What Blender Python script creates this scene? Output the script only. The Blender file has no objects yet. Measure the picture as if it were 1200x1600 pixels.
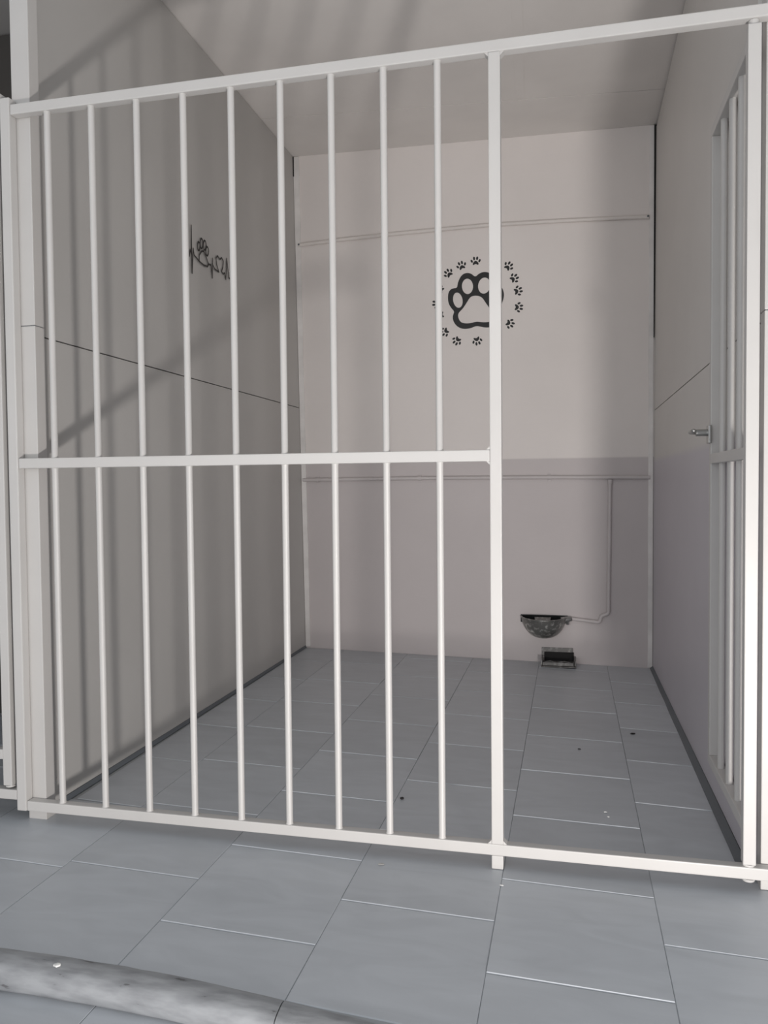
import bpy, bmesh, math, random
from mathutils import Matrix, Vector

random.seed(7)
S = bpy.context.scene
COL = S.collection

# ------------------------------------------------------------------ camera
cam_d = bpy.data.cameras.new('camera')
cam = bpy.data.objects.new('camera', cam_d); COL.objects.link(cam)
F = Vector((-0.2266232, 0.97337614, -0.03436286))
R = Vector((0.97398183, 0.2264402, -0.0091781))
U = Vector((0.00115261, 0.03554878, 0.99936728))
m = Matrix.Identity(4)
for i in range(3):
    m[i][0] = R[i]; m[i][1] = U[i]; m[i][2] = -F[i]
m[0][3], m[1][3], m[2][3] = 1.14407814, -1.74625546, 0.84491368
cam.matrix_world = m
cam_d.sensor_fit = 'VERTICAL'; cam_d.sensor_height = 36.0
cam_d.lens = 1250.558 / 1600 * 36
cam_d.clip_start = 0.02
S.camera = cam

# ------------------------------------------------------------------ world, light, exposure
w = bpy.data.worlds.new('overcast_sky'); S.world = w; w.use_nodes = True
bg = w.node_tree.nodes['Background']
bg.inputs[0].default_value = (0.93, 0.96, 1.0, 1)
bg.inputs[1].default_value = 0.50

def area(name, loc, target, size, power, color, shape='DISK'):
    d = bpy.data.lights.new(name, 'AREA'); d.shape = shape; d.size = size
    d.energy = power; d.color = color
    o = bpy.data.objects.new(name, d); COL.objects.link(o)
    o.location = loc
    o.rotation_euler = (Vector(target) - Vector(loc)).to_track_quat('-Z', 'Y').to_euler()
    return o
# sunlight thrown back by the bright yard, low in front of the step
area('yard_bounce_light', (1.69, -1.83, 0.055), (0.72, 0.6, 1.0), 0.165, 39.0, (1.0, 0.955, 0.92))
# added broad soft fill for the darker right side and the door
area('yard_fill_light', (-0.4, -4.2, 1.3), (1.0, 2.0, 0.9), 2.6, 34.0, (0.97, 0.98, 1.0))

S.view_settings.view_transform = 'Standard'
S.view_settings.look = 'None'
S.view_settings.gamma = 1.0
S.view_settings.use_curve_mapping = False
S.view_settings.exposure = -0.05

# ------------------------------------------------------------------ materials
def mat(name, col, rough=0.5, metal=0.0, var=0.05, scale=6.0, bump=0.0, bscale=80.0,
        stretch=(1, 1, 1), spec=0.5, col2=None, detail=4.0, fac=(0.35, 0.65)):
    M = bpy.data.materials.new(name); M.use_nodes = True
    nt = M.node_tree; N = nt.nodes; L = nt.links
    b = N['Principled BSDF']
    b.inputs['Roughness'].default_value = rough
    b.inputs['Metallic'].default_value = metal
    b.inputs['Specular IOR Level'].default_value = spec
    tc = N.new('ShaderNodeTexCoord'); mp = N.new('ShaderNodeMapping')
    mp.inputs['Scale'].default_value = stretch
    L.new(tc.outputs['Object'], mp.inputs['Vector'])
    n1 = N.new('ShaderNodeTexNoise'); n1.inputs['Scale'].default_value = scale
    n1.inputs['Detail'].default_value = detail
    L.new(mp.outputs[0], n1.inputs['Vector'])
    cr = N.new('ShaderNodeValToRGB')
    cr.color_ramp.elements[0].position = fac[0]; cr.color_ramp.elements[1].position = fac[1]
    c2 = col2 or tuple(min(1, c * (1 + var)) for c in col)
    c1 = col if col2 else tuple(c * (1 - var) for c in col)
    cr.color_ramp.elements[0].color = (*c1, 1); cr.color_ramp.elements[1].color = (*c2, 1)
    L.new(n1.outputs['Fac'], cr.inputs['Fac'])
    L.new(cr.outputs['Color'], b.inputs['Base Color'])
    if bump:
        n2 = N.new('ShaderNodeTexNoise'); n2.inputs['Scale'].default_value = bscale
        n2.inputs['Detail'].default_value = 3
        L.new(mp.outputs[0], n2.inputs['Vector'])
        bp = N.new('ShaderNodeBump'); bp.inputs['Strength'].default_value = bump
        bp.inputs['Distance'].default_value = 0.002
        L.new(n2.outputs['Fac'], bp.inputs['Height'])
        L.new(bp.outputs[0], b.inputs['Normal'])
    return M

WHITE = mat('white_gloss_paint', (0.59, 0.572, 0.553), 0.42, var=0.02, bump=0.08, bscale=60)
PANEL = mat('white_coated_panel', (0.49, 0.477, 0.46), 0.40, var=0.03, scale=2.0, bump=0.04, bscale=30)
RPANEL_MAT = None
CEIL = mat('painted_ceiling_board', (0.80, 0.765, 0.735), 0.55, var=0.04, scale=2.5, bump=0.08, bscale=25)
PLASTER = mat('painted_plaster', (0.52, 0.475, 0.455), 0.6, var=0.05, scale=2.2, bump=0.25, bscale=14)
DARKGAP = mat('black_gap_shade_and_specks', (0.015, 0.014, 0.014), 0.8)  # black for joints and specks, and for shade painted into gaps
DARKGREY = mat('plain_dark_grey', (0.11, 0.125, 0.14), 0.5, bump=0.2)
GROUT = mat('grey_grout', (0.42, 0.435, 0.45), 0.8, bump=0.2)
INK = mat('black_vinyl', (0.012, 0.011, 0.011), 0.45)
PIPE = mat('painted_pipe', (0.62, 0.575, 0.57), 0.45)
PIPEW = mat('painted_pipe_upper', (0.80, 0.745, 0.71), 0.45)
CHROME = mat('satin_steel', (0.46, 0.46, 0.45), 0.40, metal=1.0)
IRON = mat('galvanised_bowl_metal', (0.20, 0.20, 0.19), 0.33, metal=0.6, col2=(0.78, 0.78, 0.75), scale=60, fac=(0.52, 0.78), bump=0.5, bscale=50)  # pale specks put the metal's sparkle into the colour
IRONDARK = mat('wet_black_enamel', (0.018, 0.02, 0.019), 0.25)
DRAINM = mat('tarnished_steel', (0.17, 0.165, 0.16), 0.45, metal=0.3, col2=(0.42, 0.42, 0.40), scale=45, fac=(0.5, 0.75), bump=0.4, bscale=40)
STRIP = mat('white_corner_bead', (0.82, 0.79, 0.77), 0.5, var=0.08, scale=9)
STONE = mat('worn_grey_stone', (0.25, 0.258, 0.27), 0.45, col2=(0.36, 0.37, 0.385), scale=38, stretch=(0.4, 1.4, 1.4), bump=0.9, bscale=30, fac=(0.3, 0.62), detail=9)
NEIGH = mat('brown_grey_painted_shade', (0.10, 0.092, 0.085), 0.8)  # dark tone carries the shade inside the neighbouring kennel
CHIP = mat('white_plaster_chip', (0.8, 0.8, 0.78), 0.8)

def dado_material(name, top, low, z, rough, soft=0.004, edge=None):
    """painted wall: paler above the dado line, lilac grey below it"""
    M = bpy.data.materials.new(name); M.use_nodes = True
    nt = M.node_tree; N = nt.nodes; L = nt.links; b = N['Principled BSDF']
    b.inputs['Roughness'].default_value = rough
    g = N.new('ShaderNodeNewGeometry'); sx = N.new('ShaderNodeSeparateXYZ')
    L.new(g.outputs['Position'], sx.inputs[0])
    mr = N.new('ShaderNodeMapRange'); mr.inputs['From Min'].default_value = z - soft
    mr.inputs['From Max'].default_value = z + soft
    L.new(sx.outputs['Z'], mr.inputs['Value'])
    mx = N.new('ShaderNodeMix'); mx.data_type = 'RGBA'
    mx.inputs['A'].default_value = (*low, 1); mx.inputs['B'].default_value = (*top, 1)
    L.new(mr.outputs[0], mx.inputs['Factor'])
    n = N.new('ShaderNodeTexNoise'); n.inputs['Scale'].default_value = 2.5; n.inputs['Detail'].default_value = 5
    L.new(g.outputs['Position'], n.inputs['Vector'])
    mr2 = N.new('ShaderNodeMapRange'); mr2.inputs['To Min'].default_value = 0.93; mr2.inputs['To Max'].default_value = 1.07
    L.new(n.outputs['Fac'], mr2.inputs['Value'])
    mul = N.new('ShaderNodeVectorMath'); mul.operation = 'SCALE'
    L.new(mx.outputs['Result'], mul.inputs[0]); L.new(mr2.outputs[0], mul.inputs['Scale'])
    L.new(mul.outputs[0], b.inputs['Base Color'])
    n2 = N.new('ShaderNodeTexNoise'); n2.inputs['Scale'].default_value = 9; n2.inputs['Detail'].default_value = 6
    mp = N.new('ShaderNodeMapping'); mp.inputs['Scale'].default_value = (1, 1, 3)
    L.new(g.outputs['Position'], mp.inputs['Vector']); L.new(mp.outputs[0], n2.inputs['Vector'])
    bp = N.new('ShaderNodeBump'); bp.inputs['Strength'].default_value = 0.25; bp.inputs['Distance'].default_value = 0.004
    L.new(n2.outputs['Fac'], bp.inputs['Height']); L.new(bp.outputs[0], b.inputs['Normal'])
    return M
BACKM = dado_material('back_wall_two_tone_paint', (0.84, 0.785, 0.755), (0.63, 0.58, 0.575), 0.960, 0.6)
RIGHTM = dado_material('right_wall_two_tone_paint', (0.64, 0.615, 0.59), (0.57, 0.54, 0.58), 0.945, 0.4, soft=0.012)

def tile_material():
    M = bpy.data.materials.new('slate_grey_floor_tile'); M.use_nodes = True
    nt = M.node_tree; N = nt.nodes; L = nt.links; b = N['Principled BSDF']
    g = N.new('ShaderNodeNewGeometry'); oi = N.new('ShaderNodeObjectInfo')
    add = N.new('ShaderNodeVectorMath'); add.operation = 'MULTIPLY_ADD'
    cmb = N.new('ShaderNodeCombineXYZ')
    L.new(oi.outputs['Random'], cmb.inputs[0]); L.new(oi.outputs['Random'], cmb.inputs[1])
    add.inputs[1].default_value = (9, 7, 0)
    L.new(cmb.outputs[0], add.inputs[0]); L.new(g.outputs['Position'], add.inputs[2])
    n = N.new('ShaderNodeTexNoise'); n.inputs['Scale'].default_value = 5; n.inputs['Detail'].default_value = 8
    n.inputs['Distortion'].default_value = 1.2
    mp = N.new('ShaderNodeMapping'); mp.inputs['Rotation'].default_value = (0, 0, 0.5); mp.inputs['Scale'].default_value = (1, 3, 1)
    L.new(add.outputs[0], mp.inputs['Vector']); L.new(mp.outputs[0], n.inputs['Vector'])
    cr = N.new('ShaderNodeValToRGB')
    cr.color_ramp.elements[0].position = 0.3; cr.color_ramp.elements[0].color = (0.50, 0.525, 0.555, 1)
    cr.color_ramp.elements[1].position = 0.75; cr.color_ramp.elements[1].color = (0.575, 0.602, 0.635, 1)
    L.new(n.outputs['Fac'], cr.inputs['Fac'])
    mr = N.new('ShaderNodeMapRange'); mr.inputs['To Min'].default_value = 0.95; mr.inputs['To Max'].default_value = 1.05
    L.new(oi.outputs['Random'], mr.inputs['Value'])
    sc = N.new('ShaderNodeVectorMath'); sc.operation = 'SCALE'
    L.new(cr.outputs['Color'], sc.inputs[0]); L.new(mr.outputs[0], sc.inputs['Scale'])
    L.new(sc.outputs[0], b.inputs['Base Color'])
    rr = N.new('ShaderNodeMapRange'); rr.inputs['To Min'].default_value = 0.30; rr.inputs['To Max'].default_value = 0.46
    L.new(n.outputs['Fac'], rr.inputs['Value']); L.new(rr.outputs[0], b.inputs['Roughness'])
    bp = N.new('ShaderNodeBump'); bp.inputs['Strength'].default_value = 0.22; bp.inputs['Distance'].default_value = 0.002
    L.new(n.outputs['Fac'], bp.inputs['Height']); L.new(bp.outputs[0], b.inputs['Normal'])
    return M
TILE = tile_material()

# dark pits and hairline cracks worn into the edging stone
for _e, _c in ((0.0, (0.13, 0.13, 0.135, 1)),):
    _r = [n for n in STONE.node_tree.nodes if n.bl_idname == 'ShaderNodeValToRGB'][0].color_ramp
    _r.elements[0].position = 0.34
    e = _r.elements.new(0.315); e.color = _c

# ------------------------------------------------------------------ helpers
def empty(name, loc=(0, 0, 0)):
    o = bpy.data.objects.new(name, None); COL.objects.link(o); o.location = loc
    o.empty_display_size = 0.05
    return o

def tag(o, label=None, cat=None, group=None, kind=None):
    if label: o['label'] = label
    if cat: o['category'] = cat
    if group: o['group'] = group
    if kind: o['kind'] = kind
    return o

def link(name, bm, m, parent=None, smooth=False):
    """bm is in world coordinates; children are stored relative to the parent's location"""
    me = bpy.data.meshes.new(name)
    bmesh.ops.recalc_face_normals(bm, faces=bm.faces)
    bm.to_mesh(me); bm.free()
    o = bpy.data.objects.new(name, me); COL.objects.link(o)
    me.materials.append(m)
    if smooth:
        for p in me.polygons: p.use_smooth = True
        me.set_sharp_from_angle(angle=math.radians(40))
    if parent is not None:
        off = Vector(parent.location)
        q = parent.parent
        while q is not None:
            off = off + Vector(q.location); q = q.parent
        me.transform(Matrix.Translation(-off))
        o.parent = parent
    return o

def hexa(bm, bot, top, bevel=0.0):
    """bot, top: four corners each, same winding"""
    vs = [bm.verts.new(p) for p in list(bot) + list(top)]
    fs = [bm.faces.new([vs[i] for i in f]) for f in
          ((3, 2, 1, 0), (4, 5, 6, 7), (0, 1, 5, 4), (1, 2, 6, 5), (2, 3, 7, 6), (3, 0, 4, 7))]
    if bevel:
        es = list({e for f in fs for e in f.edges})
        bmesh.ops.bevel(bm, geom=es, offset=bevel, segments=2, affect='EDGES', profile=0.6)

def box(bm, x0, x1, y0, y1, z0, z1, bevel=0.0):
    hexa(bm, [(x0, y0, z0), (x1, y0, z0), (x1, y1, z0), (x0, y1, z0)],
         [(x0, y0, z1), (x1, y0, z1), (x1, y1, z1), (x0, y1, z1)], bevel)

def boxo(name, x0, x1, y0, y1, z0, z1, m, parent=None, bevel=0.0):
    bm = bmesh.new(); box(bm, x0, x1, y0, y1, z0, z1, bevel)
    return link(name, bm, m, parent)

def tube(bm, pts, r, seg=16, caps=True, r_end=None):
    pts = [Vector(p) for p in pts]; rings = []
    n = len(pts); prev = None
    for i, p in enumerate(pts):
        t = (pts[min(i + 1, n - 1)] - pts[max(i - 1, 0)]).normalized()
        if prev is None:
            a = Vector((0, 0, 1)) if abs(t.z) < 0.9 else Vector((1, 0, 0))
            u = t.cross(a).normalized()
        else:
            u = (prev - t * prev.dot(t)).normalized()
        prev = u; v = t.cross(u)
        rr = r if not isinstance(r, (list, tuple)) else r[i]
        rings.append([bm.verts.new(p + (u * math.cos(2 * math.pi * k / seg) + v * math.sin(2 * math.pi * k / seg)) * rr) for k in range(seg)])
    for a, b in zip(rings, rings[1:]):
        for k in range(seg):
            bm.faces.new((a[k], a[(k + 1) % seg], b[(k + 1) % seg], b[k]))
    if caps:
        bm.faces.new(rings[0][::-1]); bm.faces.new(rings[-1])

def tubeo(name, pts, r, m, parent=None, seg=16):
    bm = bmesh.new(); tube(bm, pts, r, seg)
    return link(name, bm, m, parent, smooth=True)

def rounded(pts, rad=0.015, n=5):
    """polyline with its corners rounded"""
    P = [Vector(p) for p in pts]; out = [P[0]]
    for a, b, c in zip(P, P[1:], P[2:]):
        r = min(rad, (a - b).length * .45, (c - b).length * .45)
        s = b + (a - b).normalized() * r; e = b + (c - b).normalized() * r
        for k in range(n + 1):
            t = k / n
            out.append(s * (1 - t) ** 2 + b * 2 * t * (1 - t) + e * t * t)
    out.append(P[-1]); return out

def lerp(a, b, t): return a + (b - a) * t

# measured shell: the back wall stands at Y = D and the room is slightly out of square
D = 2.094
def floor_z(x, y):
    if y <= 0: return 0.0
    t = min(1.0, (x + 0.163) / 1.676)
    return y / D * lerp(0.022, -0.012, t)
def left_x(y, z): return lerp(-0.182, lerp(-0.163, -0.198, z / 2.48), max(0, y) / D)
def right_x(y, z): return lerp(1.5185, lerp(1.513, 1.522, z / 2.45), max(0, y) / D)
def ceil_z(x, y): return lerp(2.470, lerp(2.480, 2.449, min(1, max(0, (x + 0.198) / 1.72))), max(0, y) / D)

# ------------------------------------------------------------------ the shell
# floor slab and its tiles: columns run into the depth, the cross joints are staggered
COLS = [-0.925, -0.603, -0.281, 0.0415, 0.3645, 0.6875, 1.001, 1.310, 1.622, 1.934]
ROW0 = [0.16, -0.02, 0.15, -0.172, -0.356, -0.206, -0.388, -0.237, -0.10, -0.27]   # where one cross joint of each column lies
DROP = 0.016                                                                     # tiles sit rotated by about a degree across a column
PITCH = 0.3365
def edge_y(x):
    P = [(-1.3, -0.53), (0.0, -0.505), (0.12, -0.503), (0.25, -0.503), (0.38, -0.506), (0.49, -0.512), (0.63, -0.5265), (0.82, -0.553), (1.1, -0.595), (2.3, -0.77)]
    for a, b in zip(P, P[1:]):
        if x <= b[0]: return lerp(a[1], b[1], (x - a[0]) / (b[0] - a[0]))
    return P[-1][1]

bm = bmesh.new()
xs = [-1.25, -0.6, -0.163, 0.25, 0.5, 0.82, 1.1, 1.51, 2.25]
for a, b in zip(xs, xs[1:]):
    hexa(bm, [(a, edge_y(a), -0.2), (b, edge_y(b), -0.2), (b, 0, -0.2), (a, 0, -0.2)],
         [(a, edge_y(a), -0.0015), (b, edge_y(b), -0.0015), (b, 0, -0.0015), (a, 0, -0.0015)])
    hexa(bm, [(a, 0, -0.2), (b, 0, -0.2), (b, D + .1, -0.2), (a, D + .1, -0.2)],
         [(a, 0, -0.0015), (b, 0, -0.0015), (b, D + .1, floor_z(b, D) - 0.0015), (a, D + .1, floor_z(a, D) - 0.0015)])
floor = tag(link('floor', bm, GROUT), kind='structure',
            label='grey tiled floor of the kennel and its front ledge')

def tile(x0, x1, y0l, y0r, y1l, y1r, parent, zf, m=TILE, g=0.0010):
    """one floor tile with a bevelled rim; y0l/y0r near edge at its left/right side"""
    bm = bmesh.new()
    x0 += g * .55; x1 -= g * .55; y0l += g; y0r += g; y1l -= g; y1r -= g
    dz = random.uniform(0.0, 0.0003); tilt = random.uniform(.0001, .0007)      # near edges stand a little proud
    c = [(x0, y0l), (x1, y0r), (x1, y1r), (x0, y1l)]
    bv = 0.0016; bx = 0.0007
    inn = [(x0 + bx, y0l + bv), (x1 - bx, y0r + bv), (x1 - bx, y1r - bv), (x0 + bx, y1l - bv)]
    lo = [bm.verts.new((x, y, zf(x, y) - 0.0024)) for x, y in c]
    mi = [bm.verts.new((x, y, zf(x, y) - 0.0012 + dz)) for x, y in c]
    hi = [bm.verts.new((x, y, zf(x, y) + dz + tilt * (1 if k < 2 else -1))) for k, (x, y) in enumerate(inn)]
    for a, b in ((lo, mi), (mi, hi)):
        for k in range(4): bm.faces.new((a[k], a[(k + 1) % 4], b[(k + 1) % 4], b[k]))
    bm.faces.new(hi)
    return link('tile', bm, m, parent)

def clip_rows(ci, ymin_f, ymax):
    x0, x1 = COLS[ci], COLS[ci + 1]
    y = ROW0[ci]
    while y > -1.2: y -= PITCH
    while y < ymax:
        a, b = y, y + PITCH; y += PITCH
        if b <= ymin_f(x0) + .02: continue
        yl0, yr0, yl1, yr1 = a, a - DROP, b, b - DROP
        yl0 = max(yl0, ymin_f(x0)); yr0 = max(yr0, ymin_f(x1)); yl1 = min(yl1, ymax); yr1 = min(yr1, ymax)
        if min(yl1 - yl0, yr1 - yr0) < 0.015: continue
        yield x0, x1, yl0, yr0, yl1, yr1

for ci in range(len(COLS) - 1):
    ymax = D - 0.002 if 2 <= ci <= 7 else 0.75
    for x0, x1, a, b, c, d in clip_rows(ci, edge_y, ymax):
        # tiles are cut where they meet the side walls
        if COLS[ci] < -0.205 < COLS[ci + 1]:
            # outside piece keeps its full size in front, the inner one is trimmed at the wall
            if c > 0.02 and a > 0:
                tile(-0.160, x1, a, b, c, d, floor, floor_z); continue
        if COLS[ci] < 1.52 < COLS[ci + 1] and a > 0.0:
            tile(x0, 1.510, a, b, c, d, floor, floor_z); continue
        tile(x0, x1, a, b, c, d, floor, floor_z)

# rounded nosing of the ledge, butted stones in a row
def nose_stone(xa, xb, parent):
    bm = bmesh.new(); r = 0.025
    prof = [(0.0, 0.001), (0.010, 0.0035), (0.02, 0.003)]
    prof += [(0.03 + r * math.sin(t), -r + (r + .001) * math.cos(t)) for t in [k * math.pi / 14 for k in range(1, 15)]]
    prof += [(0.012, -0.05), (0.0, -0.05)]
    n = max(2, int((xb - xa) / 0.03)); rings = []
    for i in range(n + 1):
        x = lerp(xa, xb, i / n)
        rings.append([bm.verts.new((x, edge_y(x) - d + random.uniform(-.0006, .0006), z + random.uniform(-.0006, .0006))) for d, z in prof])
    for a, b in zip(rings, rings[1:]):
        for k in range(len(prof)):
            k2 = (k + 1) % len(prof)
            bm.faces.new((a[k], a[k2], b[k2], b[k]))
    bm.faces.new(rings[0][::-1]); bm.faces.new(rings[-1])
    return link('nosing_stone', bm, STONE, parent, smooth=True)
trim = tag(empty('trim_1', (0.0, -0.5, 0.0)), kind='structure', label='worn grey bullnose stone edging along the front of the tiled ledge')
for a, b in ((-1.2, -0.42), (-0.418, 0.6855), (0.6875, 1.45), (1.452, 2.2)):
    nose_stone(a, b, trim)

# lower ground in front of the ledge
ground = tag(boxo('floor', -1.3, 2.4, -2.6, -0.45, -0.25, -0.0545, GROUT), kind='structure', label='lower grey tiled ground in front of the ledge')
for i in range(-1, 6):
    for j in range(0, 4):
        x0 = 0.345 + (i - 2) * 0.323; y1 = -0.535 - j * PITCH - (0.16 if i % 2 else 0.0)
        if j == 0:
            ytop = -0.535
        else: ytop = y1 + 0
        yt = min(ytop, -0.50)
        yb = -0.535 - (j + 1) * PITCH - (0.16 if i % 2 else 0.0)
        tile(x0, x0 + 0.323, yb, yb, yt + (0.0 if j else 0.0), yt, ground, lambda x, y: -0.05)

# back wall
bm = bmesh.new(); box(bm, -1.25, 2.3, D, D + 0.12, -0.19, 2.62)
tag(link('wall_back', bm, BACKM), kind='structure', label='plastered back wall, pale above and lilac grey below')

# side walls: a dark core hidden inside, faced with two big coated panels each
def side_wall(name, fx, out, seam, mtl, label, top_gap):
    s = -1 if out < 0 else 1
    bm = bmesh.new()
    y0, y1 = 0.052, D - 0.001
    def cr(y, z, d): return (fx(y, z) + s * d, y, z)
    zt0, zt1 = ceil_z(fx(y0, 2.4), y0) - .001, ceil_z(fx(y1, 2.4), y1) - .001
    hexa(bm, [cr(y0, 0.0, .010), cr(y1, floor_z(fx(y1, 0), y1), .010), cr(y1, floor_z(fx(y1, 0), y1), .034), cr(y0, 0.0, .034)],
         [cr(y0, zt0, .010), cr(y1, zt1, .010), cr(y1, zt1, .034), cr(y0, zt0, .034)])
    core = tag(link(name, bm, DARKGAP), kind='structure', label=label)
    def panel(za, zb, yb_lo, yb_hi):
        b2 = bmesh.new()
        za0, za1 = za; zb0, zb1 = zb
        hexa(b2, [cr(y0, za0, 0), cr(yb_lo, za1, 0), cr(yb_lo, za1, .0095), cr(y0, za0, .0095)],
             [cr(y0, zb0, 0), cr(yb_hi, zb1, 0), cr(yb_hi, zb1, .0095), cr(y0, zb0, .0095)], 0.0012)
        link('panel', b2, mtl, core)
    g = 0.0016
    fz = floor_z(fx(y1, 0), y1)
    panel((0.014, fz + 0.010), (seam - g, seam - g), D - .004, D - .0035)
    panel((seam + g, seam + g), (zt0 - .002, zt1 - .002 if not top_gap else zt1 - .012), D - .0035, D - (top_gap or .003))
    return core
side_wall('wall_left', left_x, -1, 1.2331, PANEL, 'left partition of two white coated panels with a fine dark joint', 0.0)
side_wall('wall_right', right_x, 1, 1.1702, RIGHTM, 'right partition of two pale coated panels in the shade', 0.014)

# ceiling boards under a dark deck
bm = bmesh.new()
hexa(bm, [(-1.25, -0.02, 2.481), (2.3, -0.02, 2.481), (2.3, D, 2.462), (-1.25, D, 2.496)],
     [(-1.25, -0.02, 2.6), (2.3, -0.02, 2.6), (2.3, D, 2.6), (-1.25, D, 2.6)])
ceiling = tag(link('ceiling', bm, DARKGAP), kind='structure', label='pale ceiling of painted boards with fine joints')
def board(q):
    bm = bmesh.new()
    hexa(bm, [(x, y, ceil_z(x, y)) for x, y in q], [(x, y, ceil_z(x, y) + .010) for x, y in q], 0.0005)
    link('board', bm, CEIL, ceiling)
g = 0.0022; gl = 0.0003
LX = -0.235; RX = 1.556
cj = lambda x: lerp(1.664, 1.765, (x + 0.2) / 1.72)           # cross joint runs slightly askew
lx = lambda y: lerp(1.012, 0.936, y / 1.73)                   # lengthwise joint
board([(LX, -0.02), (lx(0) - gl, -0.02), (lx(1.72) - gl, cj(.93) - g), (LX, cj(LX) - g)])
board([(lx(0) + gl, -0.02), (RX, -0.02), (RX, cj(RX) - g), (lx(1.72) + gl, cj(.94) - g)])
board([(LX, cj(LX) + g), (RX, cj(RX) + g), (RX, D - .001), (LX, D - .001)])
board([(-1.24, -0.02), (LX - .002, -0.02), (LX - .002, D - .001), (-1.24, D - .001)])
# the cover strip along the lengthwise joint
bm = bmesh.new()
hexa(bm, [(x, y, ceil_z(x, y) - .0022) for x, y in ((0.998, 0), (1.036, 0), (0.958, 1.715), (0.922, 1.715))],
     [(x, y, ceil_z(x, y) + .0004) for x, y in ((0.998, 0), (1.036, 0), (0.958, 1.715), (0.922, 1.715))], 0.0005)
link('joint_tape', bm, CEIL, ceiling)

# strips in the two back corners; the black ones stand in for shade
def corner_strip(name, xa0, xb0, xa1, xb1, z0, z1, label, m=STRIP, t=0.006):
    bm = bmesh.new(); n = 24; L = []
    for i in range(n + 1):
        k = i / n; z = lerp(z0, z1, k)
        j = random.uniform(-.0012, .0012)
        a = lerp(xa0, xa1, k) + (j if name == 'trim_3' else 0); b = lerp(xb0, xb1, k) + (j if name == 'trim_2' else 0)
        L.append([bm.verts.new(p) for p in ((a, D - t, z), (b, D - t, z), (b, D - .0002, z), (a, D - .0002, z))])
    for p, q in zip(L, L[1:]):
        for k in range(4): bm.faces.new((p[k], p[(k + 1) % 4], q[(k + 1) % 4], q[k]))
    bm.faces.new(L[0][::-1]); bm.faces.new(L[-1])
    return tag(link(name, bm, m), kind='structure', label=label)
corner_strip('trim_2', -0.1615, -0.138, -0.1965, -0.168, 0.03, 2.475, 'narrow white bead down the left back corner')
corner_strip('trim_3', 1.490, 1.5105, 1.494, 1.5135, -0.008, 2.446, 'narrow white bead down the right back corner')
corner_strip('trim_4', 1.5125, 1.5155, 1.5138, 1.5235, 1.50, 2.446, 'black strip painted as the shaded gap between the right partition and the back wall', DARKGAP, 0.0125)
corner_strip('trim_5', -0.1995, -0.1925, -0.2015, -0.1925, 2.38, 2.476, 'small black strip painted as the shaded gap at the top of the left back corner', DARKGAP, 0.010)

# dark grey lines where the partitions meet the floor
def skirting(name, fx, s, label, wdt):
    bm = bmesh.new(); n = 14; L = []
    for i in range(n + 1):
        y = lerp(0.055, D - .007, i / n)
        x = fx(y, 0); z = floor_z(x, y)
        wv = wdt * lerp(1.0, 0.75, i / n) + random.uniform(-.0008, .0008)
        L.append([bm.verts.new(p) for p in ((x - s * wv, y, z + .001), (x - s * wv * .75, y, z + .005), (x - s*.0004, y, z + .0125), (x - s*.0004, y, z + .001))])
    for p, q in zip(L, L[1:]):
        for k in range(4): bm.faces.new((p[k], p[(k + 1) % 4], q[(k + 1) % 4], q[k]))
    bm.faces.new(L[0][::-1]); bm.faces.new(L[-1])
    tag(link(name, bm, DARKGREY), kind='structure', label=label)
skirting('baseboard_left', left_x, -1, 'dark grey line at the foot of the left partition', 0.008)
skirting('baseboard_right', right_x, 1, 'dark grey line at the foot of the right partition', 0.019)

# neighbouring kennel on the left, its shade put into the dark wall colour
tag(boxo('wall_side', -1.30, -1.25, 0.0, D, -0.1, 2.6, NEIGH), kind='structure', label='side wall of the neighbouring kennel, its dimness painted in')
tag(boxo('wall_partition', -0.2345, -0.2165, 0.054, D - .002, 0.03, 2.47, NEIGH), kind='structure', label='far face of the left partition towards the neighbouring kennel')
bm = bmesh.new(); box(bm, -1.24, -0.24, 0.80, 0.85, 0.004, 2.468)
tag(link('wall_inner', bm, NEIGH), kind='structure', label='inner wall of the neighbouring kennel, its dimness painted in')

# ------------------------------------------------------------------ posts capping the partitions
def cap_post(x0, x1, y0, y1, joint, label):
    t = tag(empty('partition_post', ((x0 + x1) / 2, (y0 + y1) / 2, 0)), label, 'post')
    boxo('profile', x0, x1, y0, y1, 0.0005, joint - .0008, WHITE, t, 0.002)
    boxo('profile', x0, x1, y0, y1, joint + .0008, 2.468, WHITE, t, 0.002)
    boxo('joint_filler', x0 + .002, x1 - .002, y0 + .002, y1 - .002, joint - .004, joint + .004, DARKGREY, t)
    return t
cap_post(-0.2045, -0.1535, 0.013, 0.0505, 1.249, 'white post capping the left partition, beside the barred panel, with a fine joint across it')
cap_post(1.5265, 1.577, 0.013, 0.0505, 1.19, 'white post capping the right partition, behind the hinge side of the open barred door')

# ------------------------------------------------------------------ the welded grille
HT = 0.0125
ZT, ZM, ZB = 1.7702, 0.9054, 0.0432
gr = tag(empty('barred_panel', (0.4, 0, 0)), 'white welded steel kennel front with nine upright bars and an open doorway at its right', 'grille')
XP = 0.9881
boxo('stile', -0.2185, -0.1915, -0.014, 0.0118, 0.030, 1.800, WHITE, gr, 0.003)
boxo('top_rail', -0.1905, 1.60, -HT, HT - .0008, ZT - HT, ZT + HT, WHITE, gr, 0.0025)
boxo('bottom_rail', -0.1905, 1.60, -HT, HT - .0008, ZB - HT, ZB + HT, WHITE, gr, 0.0025)
boxo('middle_rail', -0.1905, XP - .0127, -HT, HT - .0008, ZM - HT, ZM + HT, WHITE, gr, 0.0025)
boxo('center_post', XP - .0127, XP + .0127, -HT - .0006, HT, ZB + HT, ZT - HT, WHITE, gr, 0.0025)
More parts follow.
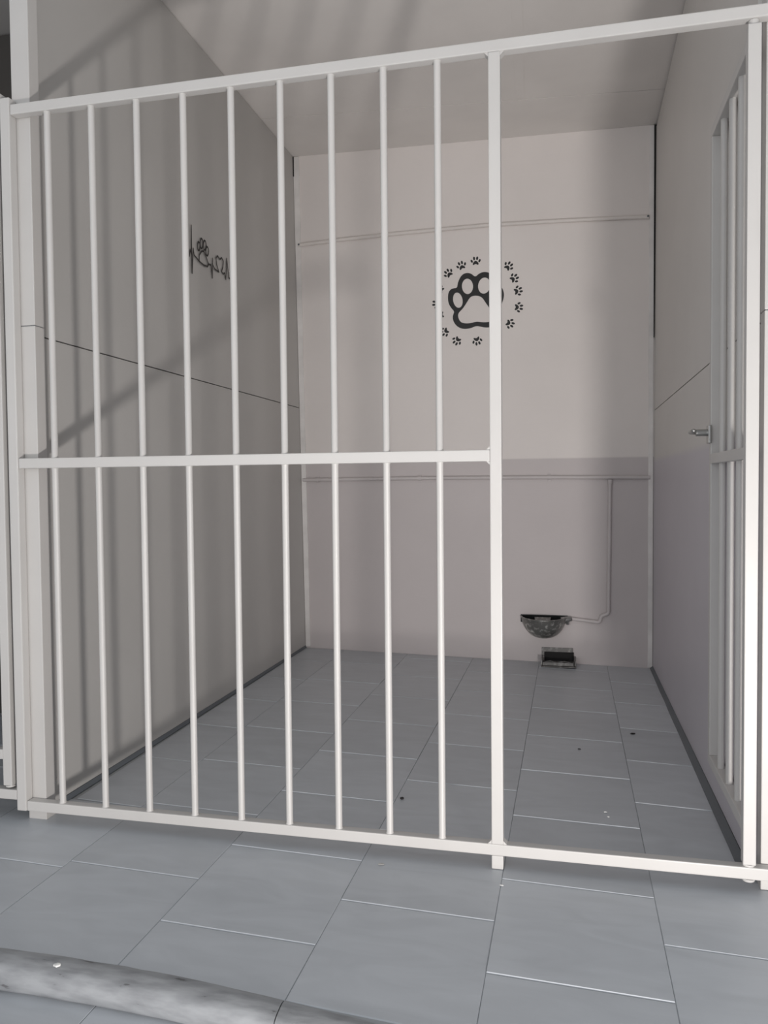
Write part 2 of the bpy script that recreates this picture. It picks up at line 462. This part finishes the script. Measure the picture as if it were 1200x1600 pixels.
boxo('post_foot', XP - .0127, XP + .0127, -HT - .0006, HT, 0.0008, ZB - HT, WHITE, gr, 0.0025)
rod0 = None
for i in range(9):
    x = 0.12 * (i + 1) - 0.2153
    for za, zb in ((ZM + HT - .001, ZT - HT + .001), (ZB + HT - .001, ZM - HT + .001)):
        bm = bmesh.new(); tube(bm, [(x, -.001, za), (x, -.001, za + .004), (x, -.001, zb - .004), (x, -.001, zb)], [.0095, .0079, .0079, .0095], 20)
        link('bar', bm, WHITE, gr, smooth=True)
# weld gussets in the corners of the centre post
def gusset(x, z, sx, sz):
    bm = bmesh.new(); a = 0.008
    pts = [(x, z), (x + sx * a, z), (x, z + sz * a)]
    f = [bm.verts.new((p[0], -0.010, p[1])) for p in pts]; b = [bm.verts.new((p[0], 0.009, p[1])) for p in pts]
    bm.faces.new(f); bm.faces.new(b[::-1])
    for k in range(3): bm.faces.new((f[k], f[(k + 1) % 3], b[(k + 1) % 3], b[k]))
    link('weld', bm, WHITE, gr)
for (x, z, sx, sz) in ((XP - .0127, ZM + HT, -1, 1), (XP - .0127, ZM - HT, -1, -1), (XP - .0127, ZT - HT, -1, -1), (XP + .0127, ZT - HT, 1, -1),
                       (XP - .0127, ZB + HT, -1, 1), (XP + .0127, ZB + HT, 1, 1)):
    gusset(x, z, sx, sz)

# ------------------------------------------------------------------ barred doors
def door(hx, hy, dx, dy, length, z0, z1, rails, bars, label, handle, zofs=0.0):
    """hinge stile centre at (hx, hy); leaf runs along the unit direction (dx, dy)"""
    t = tag(empty('barred_door', (hx, hy, z0)), label, 'door')
    nx, ny = -dy, dx
    def bar_box(name, a, b, za, zb, th=0.0125, parent=t, off=0.0):
        bm = bmesh.new()
        c = lambda s, k, z: (hx + dx * s + nx * (k + off), hy + dy * s + ny * (k + off), z)
        hexa(bm, [c(a, -th, za), c(b, -th, za), c(b, th, za), c(a, th, za)], [c(a, -th, zb), c(b, -th, zb), c(b, th, zb), c(a, th, zb)], 0.0022)
        return link(name, bm, WHITE, parent)
    bar_box('hinge_stile', -0.0125, 0.0125, z0, z1)
    fs = bar_box('lock_stile', length - 0.0125, length + 0.0125, rails[0] + .0125, rails[2] - .0125)
    for k, zr in enumerate(rails):
        e = length + .0125 if k != 1 else length - .0125
        bar_box(('bottom_rail', 'middle_rail', 'top_rail')[k], 0.0125, e, zr - .0125, zr + .0125)
    for s in bars:
        for za, zb in ((rails[0] + .0115, rails[1] - .0115), (rails[1] + .0115, rails[2] - .0115)):
            bm = bmesh.new(); p = (hx + dx * s, hy + dy * s)
            tube(bm, [(p[0], p[1], za), (p[0], p[1], zb)], .008, 18)
            link('bar', bm, WHITE, t, smooth=True)
    # hinge pins at both ends of the hinge stile
    tubeo('hinge_pin', [(hx, hy, z1 + .0005), (hx, hy, z1 + .010)], .010, WHITE, t)
    bm = bmesh.new()
    tube(bm, [(hx, hy, z0 - .0045), (hx, hy, z0 - .0005)], .012, 18)
    link('hinge_pin', bm, WHITE, t, smooth=True)
    if handle:
        zc = 0.968
        bm = bmesh.new(); box(bm, hx - 0.0195, hx - 0.0128, hy + length - .026, hy + length + .012, zc - .027, zc + .018, 0.0015)
        pl = link('handle_plate', bm, CHROME, t); pl['label'] = 'steel plate of the lever handle'
        bm = bmesh.new(); y = hy + length - .004
        tube(bm, [(hx - .0190, y, zc), (hx - .047, y, zc)], .0085, 18)
        nk = link('handle_neck', bm, CHROME, pl, smooth=True); nk['label'] = 'round steel neck of the lever handle'
        bm = bmesh.new()
        lp = rounded([(hx - .040, y + .004, zc + .001), (hx - .060, y - .006, zc + .001), (hx - .066, y - .100, zc - .001)], .012)
        lp += [Vector((hx - .0663, y - .105, zc - .001)), Vector((hx - .0665, y - .108, zc - .001)), Vector((hx - .0666, y - .109, zc - .001))]
        tube(bm, lp, [.0068] * (len(lp) - 3) + [.0058, .0035, .0008], 16)
        bmesh.ops.scale(bm, vec=(1, 1, 0.75), space=Matrix.Translation((0, 0, -zc)), verts=bm.verts)
        lv = link('lever', bm, CHROME, pl, smooth=True); lv['label'] = 'satin steel door lever'
    return t
door(1.5000, 0.0, 0.0, 1.0, 0.4125, 0.0605, 1.7470, (0.1365, 0.902, 1.7125), (0.107, 0.207, 0.31),
     'white barred steel door swung open into the kennel on the right, with a steel lever handle', True)

# small pins welded on the fixed frame where the door hangs
for z0, z1 in ((ZB - HT - .0085, ZB - HT - .0003),):
    bm = bmesh.new()
    tube(bm, [(1.5, 0, z0), (1.5, 0, z0 + .0025), (1.5, 0, z1)], [.006, .012, .014], 18)
    pn = link('pin_washer', bm, WHITE, gr, smooth=True)

# neighbouring kennel front at the far left
nb = tag(empty('barred_panel', (-0.6, 0, 0)), 'top and bottom rails of the next white kennel front at the far left edge', 'grille')
boxo('top_rail', -1.2, -0.2195, -HT, HT, 1.7895, 1.8145, WHITE, nb, 0.0025)
boxo('bottom_rail', -1.2, -0.2195, -HT, HT, 0.056, 0.081, WHITE, nb, 0.0025)
door(-0.2455, 0.0, -1.0, 0.0, 0.62, 0.0905, 1.772, (0.17, 0.93, 1.725), (0.09, 0.18, 0.27, 0.36, 0.45, 0.54),
     'closed white barred door of the next kennel, cut off at the far left edge', False)

# ------------------------------------------------------------------ pipes on the back wall
def wall_pipe(name, pts, r, m, label, cat='pipe'):
    t = tag(empty(name, (pts[0][0], D, pts[0][1])), label, cat)
    tubeo('pipe_run', rounded([(x, D - r - .0015, z) for x, z in pts], 0.02), r, m, t)
    return t
p1 = wall_pipe('wall_pipe', [(-0.172, 2.040), (0.036, 2.049), (0.326, 2.057), (0.76, 2.062), (1.114, 2.054), (1.492, 2.041)], 0.0085, PIPEW,
               'thin pale painted pipe across the upper back wall, above the big paw print')
for x, z in ((-0.168, 2.0400), (1.487, 2.0412)):
    tubeo('end_plug', [(x, D - .0212, z), (x, D - .0005, z)], .0045, DARKGREY, p1, 10)
p2 = wall_pipe('wall_pipe', [(-0.164, 0.871), (0.443, 0.874), (1.048, 0.8715), (1.4985, 0.866)], 0.0085, PIPE,
               'lilac grey water pipe running level across the back wall behind the middle rail')
for x, z in ((-0.087, 0.8713), (0.433, 0.874), (1.048, 0.8715)):
    bm = bmesh.new()
    tube(bm, [(x - .007, D - .0100, z), (x + .007, D - .0100, z)], .0112, 16)
    box(bm, x - .007, x + .007, D - .004, D - .0004, z - .019, z + .019, 0.001)
    link('pipe_clip', bm, PIPE, p2, smooth=True)
bm = bmesh.new(); tube(bm, [(1.323, D - .010, 0.8580), (1.323, D - .010, 0.8400)], .0120, 16)
p3 = tag(empty('supply_pipe', (1.3, D, 0.21)), 'lilac grey drop pipe with a kink, feeding the drinking bowl from the right', 'pipe')
link('pipe_socket', bm, PIPE, p3, smooth=True)
tubeo('pipe_run', rounded([(1.3225, D - .010, 0.8400), (1.3155, D - .010, 0.236), (1.2830, D - .010, 0.226), (1.2770, D - .010, 0.195), (1.150, D - .010, 0.2085)], .012, 6), .0085, PIPE, p3)

# ------------------------------------------------------------------ drinking bowl
bw = tag(empty('drinking_bowl', (1.022, D, 0.115)), 'small half round metal drinking bowl with a black inside, mounted low on the back wall', 'bowl')
def half_bowl(bm, R0, depth, zt, inset, flip):
    """half of a bowl against the wall, centre (1.022, D)"""
    rings = []
    for i in range(9):
        a = i / 8 * math.pi / 2
        rr = (R0 - inset) * (math.cos(a) ** 0.75 if i < 8 else 0.0) * 0.80 + (R0 - inset) * 0.20 * (1 - i / 8)
        z = zt - (depth - inset) * math.sin(a)
        rings.append([bm.verts.new((1.022 + rr * math.cos(t), D - .003 - rr * 1.25 * abs(math.sin(t)), z)) for t in [math.pi + math.pi * k / 18 for k in range(19)]] if rr > 1e-4 else
                     [bm.verts.new((1.022, D - .003, z))])
    for a, b in zip(rings, rings[1:]):
        for k in range(18):
            if len(b) == 1: bm.faces.new((a[k], a[k + 1], b[0]))
            else: bm.faces.new((a[k], a[k + 1], b[k + 1], b[k]))
    return rings
bm = bmesh.new(); o = half_bowl(bm, 0.106, 0.100, 0.214, 0.0, False)
link('bowl_shell', bm, IRON, bw, smooth=True)
bm = bmesh.new(); i_ = half_bowl(bm, 0.106, 0.100, 0.214, 0.006, True)
lin = link('bowl_lining', bm, IRONDARK, bw, smooth=True); lin['label'] = 'black wet inside of the bowl'
bm = bmesh.new()                                              # rolled rim
tube(bm, [(1.022 + 0.104 * math.cos(t), D - .004 - 0.104 * 1.25 * math.sin(t), 0.214) for t in [math.pi * k / 20 for k in range(21)]], .0042, 10)
link('rim', bm, IRON, bw, smooth=True)
bm = bmesh.new()                                              # back plate
box(bm, 0.914, 1.132, D - .0085, D - .0005, 0.186, 0.222, 0.002)
link('back_plate', bm, IRONDARK, bw)['label'] = 'black back plate along the wall'
bm = bmesh.new()                                              # paddle the dog presses
hexa(bm, [(0.985, D - .085, 0.196), (1.050, D - .085, 0.196), (1.056, D - .02, 0.210), (0.980, D - .02, 0.210)],
     [(0.985, D - .085, 0.200), (1.050, D - .085, 0.200), (1.056, D - .02, 0.214), (0.980, D - .02, 0.214)], 0.0012)
link('paddle', bm, IRON, bw)
bm = bmesh.new()                                              # inlet valve on the right end
tube(bm, [(1.100, D - .030, 0.204), (1.128, D - .020, 0.206), (1.149, D - .0125, 0.2085)], [.012, .014, .011], 14)
link('inlet_valve', bm, CHROME, bw, smooth=True)
tubeo('valve_nut', [(1.132, D - .020, 0.198), (1.132, D - .020, 0.182)], .008, CHROME, bw, 6)

# ------------------------------------------------------------------ drain box at the foot of the back wall
dx0, dx1 = 1.012, 1.166
zf = floor_z(1.09, D)
dr = tag(empty('drain_box', (1.09, D - .03, zf)), 'small dark metal drain box where the back wall meets the floor, below the drinking bowl', 'drain')
boxo('wall_flange', dx0, dx1 - .010, D - .006, D - .0003, zf + .030, zf + .072, DRAINM, dr, 0.0015)
boxo('throat', dx0 + .012, dx1 - .006, D - .0100, D - .0063, zf + .006, zf + .052, DARKGAP, dr)  # solid black slab, the dark of the opening painted on
bm = bmesh.new()
hexa(bm, [(dx0, D - .115, zf + .0022), (dx1 + .004, D - .115, zf + .0022), (dx1, D - .007, zf + .0022), (dx0, D - .007, zf + .0022)],
     [(dx0, D - .115, zf + .0060), (dx1 + .004, D - .115, zf + .0060), (dx1, D - .007, zf + .010), (dx0, D - .007, zf + .010)], 0.001)
link('tray', bm, DRAINM, dr)
for a, b, c, d, h in ((dx0, dx0 + .006, D - .115, D - .008, .026), (dx1 - .003, dx1 + .003, D - .113, D - .008, .024), (dx0 + .008, dx1 - .008, D - .118, D - .112, .015)):
    boxo('lip', a, b, c, d, zf + .0105, zf + .0105 + h, DRAINM, dr, 0.0015)
bm = bmesh.new()
for x in (dx0 + .04, dx0 + .105):
    tube(bm, [(x - .026, D - .085, zf + .018), (x, D - .085, zf + .024), (x + .026, D - .085, zf + .018)], .004, 8)
link('grate_ribs', bm, DRAINM, dr, smooth=True)

# ------------------------------------------------------------------ paw print stickers on the back wall
OUTER = [(0.605, 1.67), (0.59, 1.686), (0.577, 1.709), (0.574, 1.732), (0.576, 1.76), (0.588, 1.776), (0.603, 1.78), (0.619, 1.78), (0.622, 1.803), (0.632, 1.827), (0.647, 1.844), (0.667, 1.849), (0.688, 1.843), (0.706, 1.825), (0.723, 1.841), (0.746, 1.848), (0.771, 1.843), (0.791, 1.827), (0.801, 1.803), (0.806, 1.777), (0.821, 1.777), (0.835, 1.764), (0.842, 1.736), (0.837, 1.709), (0.827, 1.684), (0.813, 1.664), (0.821, 1.637), (0.817, 1.612), (0.8, 1.594), (0.778, 1.585), (0.752, 1.585), (0.732, 1.59), (0.71, 1.596), (0.681, 1.585), (0.648, 1.583), (0.62, 1.595), (0.602, 1.617), (0.596, 1.64), (0.6, 1.657)]
PAD = [(0.622, 1.643), (0.624, 1.661), (0.646, 1.681), (0.664, 1.707), (0.68, 1.732), (0.697, 1.739), (0.72, 1.737), (0.739, 1.727), (0.755, 1.701), (0.773, 1.675), (0.789, 1.654), (0.794, 1.634), (0.788, 1.618), (0.773, 1.611), (0.753, 1.61), (0.732, 1.612), (0.71, 1.616), (0.681, 1.609), (0.653, 1.61), (0.633, 1.618)]
def ellipse(cx, cz, rx, rz, deg, n=24):
    t = math.radians(deg)
    return [(cx + rx * math.cos(a) * math.cos(t) - rz * math.sin(a) * math.sin(t),
             cz + rx * math.cos(a) * math.sin(t) + rz * math.sin(a) * math.cos(t)) for a in [2 * math.pi * k / n for k in range(n)]]
def smooth_loop(P, it=2):
    for _ in range(it):
        Q = []
        for i in range(len(P)):
            a, b = P[i], P[(i + 1) % len(P)]
            Q += [(a[0] * .75 + b[0] * .25, a[1] * .75 + b[1] * .25), (a[0] * .25 + b[0] * .75, a[1] * .25 + b[1] * .75)]
        P = Q
    return P
def sticker_mesh(name, loops, origin, thick=0.0006):
    """filled flat shape with holes, converted from a 2D curve; lies in the XZ plane facing -Y"""
    cu = bpy.data.curves.new('outline', 'CURVE'); cu.dimensions = '2D'; cu.fill_mode = 'BOTH'; cu.extrude = thick / 2
    for Lp in loops:
        sp = cu.splines.new('POLY'); sp.points.add(len(Lp) - 1); sp.use_cyclic_u = True
        for p, (x, z) in zip(sp.points, Lp): p.co = (x - origin[0], z - origin[1], 0, 1)
    tmp = bpy.data.objects.new('outline', cu); COL.objects.link(tmp)
    bpy.context.view_layer.update()
    me = bpy.data.meshes.new_from_object(tmp.evaluated_get(bpy.context.evaluated_depsgraph_get()))
    bpy.data.objects.remove(tmp); bpy.data.curves.remove(cu)
    me.transform(Matrix.Rotation(math.pi / 2, 4, 'X'))
    me.materials.clear(); me.materials.append(INK)
    me.name = name
    return me
loops = [smooth_loop(OUTER, 2), smooth_loop(PAD, 2), ellipse(0.622, 1.722, .0225, .037, 12), ellipse(0.6685, 1.7845, .0265, .0365, 6),
         ellipse(0.748, 1.783, .029, .038, -6), ellipse(0.795, 1.716, .0225, .0365, -14)]
big = bpy.data.objects.new('paw_sticker', sticker_mesh('paw_sticker', loops, (0.708, 1.714))); COL.objects.link(big)
big.location = (0.708, D - 0.0006, 1.714)
tag(big, 'large black outlined paw print on the back wall, ringed by small prints', 'sticker')
def small_paw():
    padl = smooth_loop([(0, -.006), (.011, -.0135), (.0145, -.009), (.012, -.001), (.004, .007), (-.004, .007), (-.012, -.001), (-.0145, -.009), (-.011, -.0135)], 2)
    return [padl, ellipse(-.0185, .0065, .0048, .0078, 28, 14), ellipse(-.0073, .0185, .0050, .0085, 8, 14),
            ellipse(.0073, .0185, .0050, .0085, -8, 14), ellipse(.0185, .0065, .0048, .0078, -28, 14)]
SM = [(0.708, 1.895, 'at the very top of the ring'), (0.642, 1.879, 'second from the top, to its left'), (0.581, 1.848, 'third from the top, to its left'),
      (0.541, 1.775, 'half behind a bar, upper of three left of the ring'), (0.525, 1.712, 'half behind a bar, middle of three left of the ring'),
      (0.541, 1.657, 'half behind a bar, lowest of three left of the ring'),
      (0.563, 1.578, 'at the lower left of the ring, just right of a bar'), (0.620, 1.534, 'at the bottom, left of the lowest middle one'),
      (0.712, 1.530, 'at the bottom middle of the ring, left of the post'), (0.863, 1.600, 'lowest of the five right of the post'),
      (0.903, 1.672, 'second from bottom of the five right of the post'), (0.901, 1.747, 'middle one of the five right of the post'),
      (0.884, 1.805, 'second from top of the five right of the post'), (0.859, 1.862, 'topmost of the five right of the post')]
sm_me = sticker_mesh('small_paw_sticker', small_paw(), (0, 0))
for i, (x, z, wh) in enumerate(SM):
    o = bpy.data.objects.new('small_paw_sticker', sm_me); COL.objects.link(o)
    o.location = (x, D - 0.0006, z)
    a = math.atan2(x - 0.708, z - 1.714)
    o.rotation_euler = (0, a * 0.92, 0)
    tag(o, 'tiny black paw print ' + wh, 'sticker', 'small paw prints ringing the big paw')

# ------------------------------------------------------------------ heartbeat and paw sticker on the left wall
STROKES = [[(0.918, 1.669), (0.926, 1.693), (0.934, 1.681), (0.939, 1.784), (0.937, 1.613), (0.951, 1.705), (0.957, 1.682), (0.971, 1.679), (0.997, 1.671), (1.036, 1.667), (1.066, 1.67), (1.078, 1.682), (1.097, 1.684), (1.103, 1.667), (1.107, 1.638), (1.114, 1.713)], [(1.109, 1.691), (1.132, 1.677), (1.168, 1.676)], [(1.168, 1.676), (1.149, 1.699), (1.145, 1.724), (1.16, 1.735), (1.178, 1.727), (1.197, 1.738), (1.212, 1.729), (1.206, 1.704), (1.193, 1.685), (1.205, 1.677), (1.222, 1.685), (1.232, 1.663), (1.245, 1.748), (1.256, 1.696), (1.26, 1.676), (1.277, 1.676), (1.291, 1.699), (1.311, 1.699)], [(0.997, 1.674), (0.998, 1.694), (1.019, 1.714), (1.038, 1.719), (1.054, 1.706), (1.07, 1.688), (1.078, 1.682)], [(1.007, 1.729), (1.005, 1.721), (1.001, 1.713), (0.996, 1.71), (0.99, 1.71), (0.986, 1.715), (0.985, 1.723), (0.987, 1.731), (0.991, 1.738), (0.997, 1.742), (1.002, 1.741), (1.006, 1.737), (1.007, 1.729)], [(1.032, 1.746), (1.03, 1.736), (1.025, 1.728), (1.019, 1.724), (1.013, 1.724), (1.009, 1.73), (1.008, 1.739), (1.01, 1.749), (1.014, 1.757), (1.02, 1.761), (1.027, 1.76), (1.031, 1.755), (1.032, 1.746)], [(1.059, 1.747), (1.057, 1.738), (1.052, 1.73), (1.046, 1.726), (1.04, 1.726), (1.035, 1.732), (1.034, 1.74), (1.036, 1.75), (1.041, 1.757), (1.047, 1.762), (1.053, 1.761), (1.058, 1.756), (1.059, 1.747)], [(1.079, 1.731), (1.077, 1.722), (1.072, 1.714), (1.066, 1.71), (1.059, 1.711), (1.055, 1.716), (1.054, 1.724), (1.056, 1.732), (1.06, 1.74), (1.067, 1.744), (1.073, 1.743), (1.078, 1.738), (1.079, 1.731)]]
bm = bmesh.new()
def ribbon(P, wd=0.0068):
    def V(y, z): return bm.verts.new((left_x(y, z) + 0.0008, y, z))
    for a, b in zip(P, P[1:]):
        dv = Vector((b[0] - a[0], b[1] - a[1]))
        if dv.length < 1e-6: continue
        n = Vector((-dv.y, dv.x)).normalized() * wd / 2
        bm.faces.new([V(a[0] + n.x, a[1] + n.y), V(b[0] + n.x, b[1] + n.y), V(b[0] - n.x, b[1] - n.y), V(a[0] - n.x, a[1] - n.y)])
    for p in P:
        bm.faces.new([V(p[0] + wd / 2 * math.cos(k * math.pi / 4), p[1] + wd / 2 * math.sin(k * math.pi / 4)) for k in range(8)])
for s_ in STROKES: ribbon(s_)
me = bpy.data.meshes.new('heartbeat_sticker'); bm.to_mesh(me); bm.free(); me.materials.append(INK)
hb = bpy.data.objects.new('heartbeat_sticker', me); COL.objects.link(hb)
tag(hb, 'black heartbeat trace with a paw and a heart, drawn on the left wall', 'sticker')

# ------------------------------------------------------------------ crumbs and specks
def speck(name, x, y, z, s, m, label, cat='crumb', flat=0.5):
    bm = bmesh.new(); bmesh.ops.create_icosphere(bm, subdivisions=2, radius=1)
    for v in bm.verts:
        k = 1 + random.uniform(-.18, .18)
        v.co = Vector((x + v.co.x * s * k, y + v.co.y * s * k * .8, z + s * flat + v.co.z * s * flat * k))
    tag(link(name, bm, m), label, cat)
Z0 = 0.0009
speck('pellet', 0.704, 0.324, floor_z(.704, .324) + Z0, .0055, DARKGAP, 'tiny black pellet on the floor tiles between the seventh and eighth bars', 'pellet', .6)
speck('dark_flake', 1.349, 1.046, floor_z(1.349, 1.046) + Z0, .009, DARKGAP, 'flat dark flake on the tiles near the right wall', 'flake', .15)
speck('dark_flake', 1.171, 0.842, floor_z(1.171, .842) + Z0, .005, DARKGAP, 'smallest dark flake on the tiles in the middle of the doorway', 'flake', .2)
speck('white_chip', 0.262, -0.532, 0.0015, .0065, CHIP, 'white chip lying on the worn grey edging at the lower left', 'chip', .35)
speck('pale_crumb', 1.231, 0.350, floor_z(1.231, .35) + Z0, .0042, CHIP, 'pale crumb on the tiles inside the doorway, farther of a pair', 'crumb', .4)
speck('pale_crumb', 1.237, 0.322, floor_z(1.237, .32) + Z0, .0032, CHIP, 'pale crumb on the tiles inside the doorway, nearer of a pair', 'crumb', .4)
speck('pale_crumb', 1.003, -0.083, Z0, .004, CHIP, 'pale crumb on a tile just in front of the centre post foot', 'crumb', .3)
speck('paint_spatter', 0.734, 0.001 - .045, Z0, .007, PANEL, 'dull pale paint spatter on the tile in front of the bottom rail', 'spatter', .15)
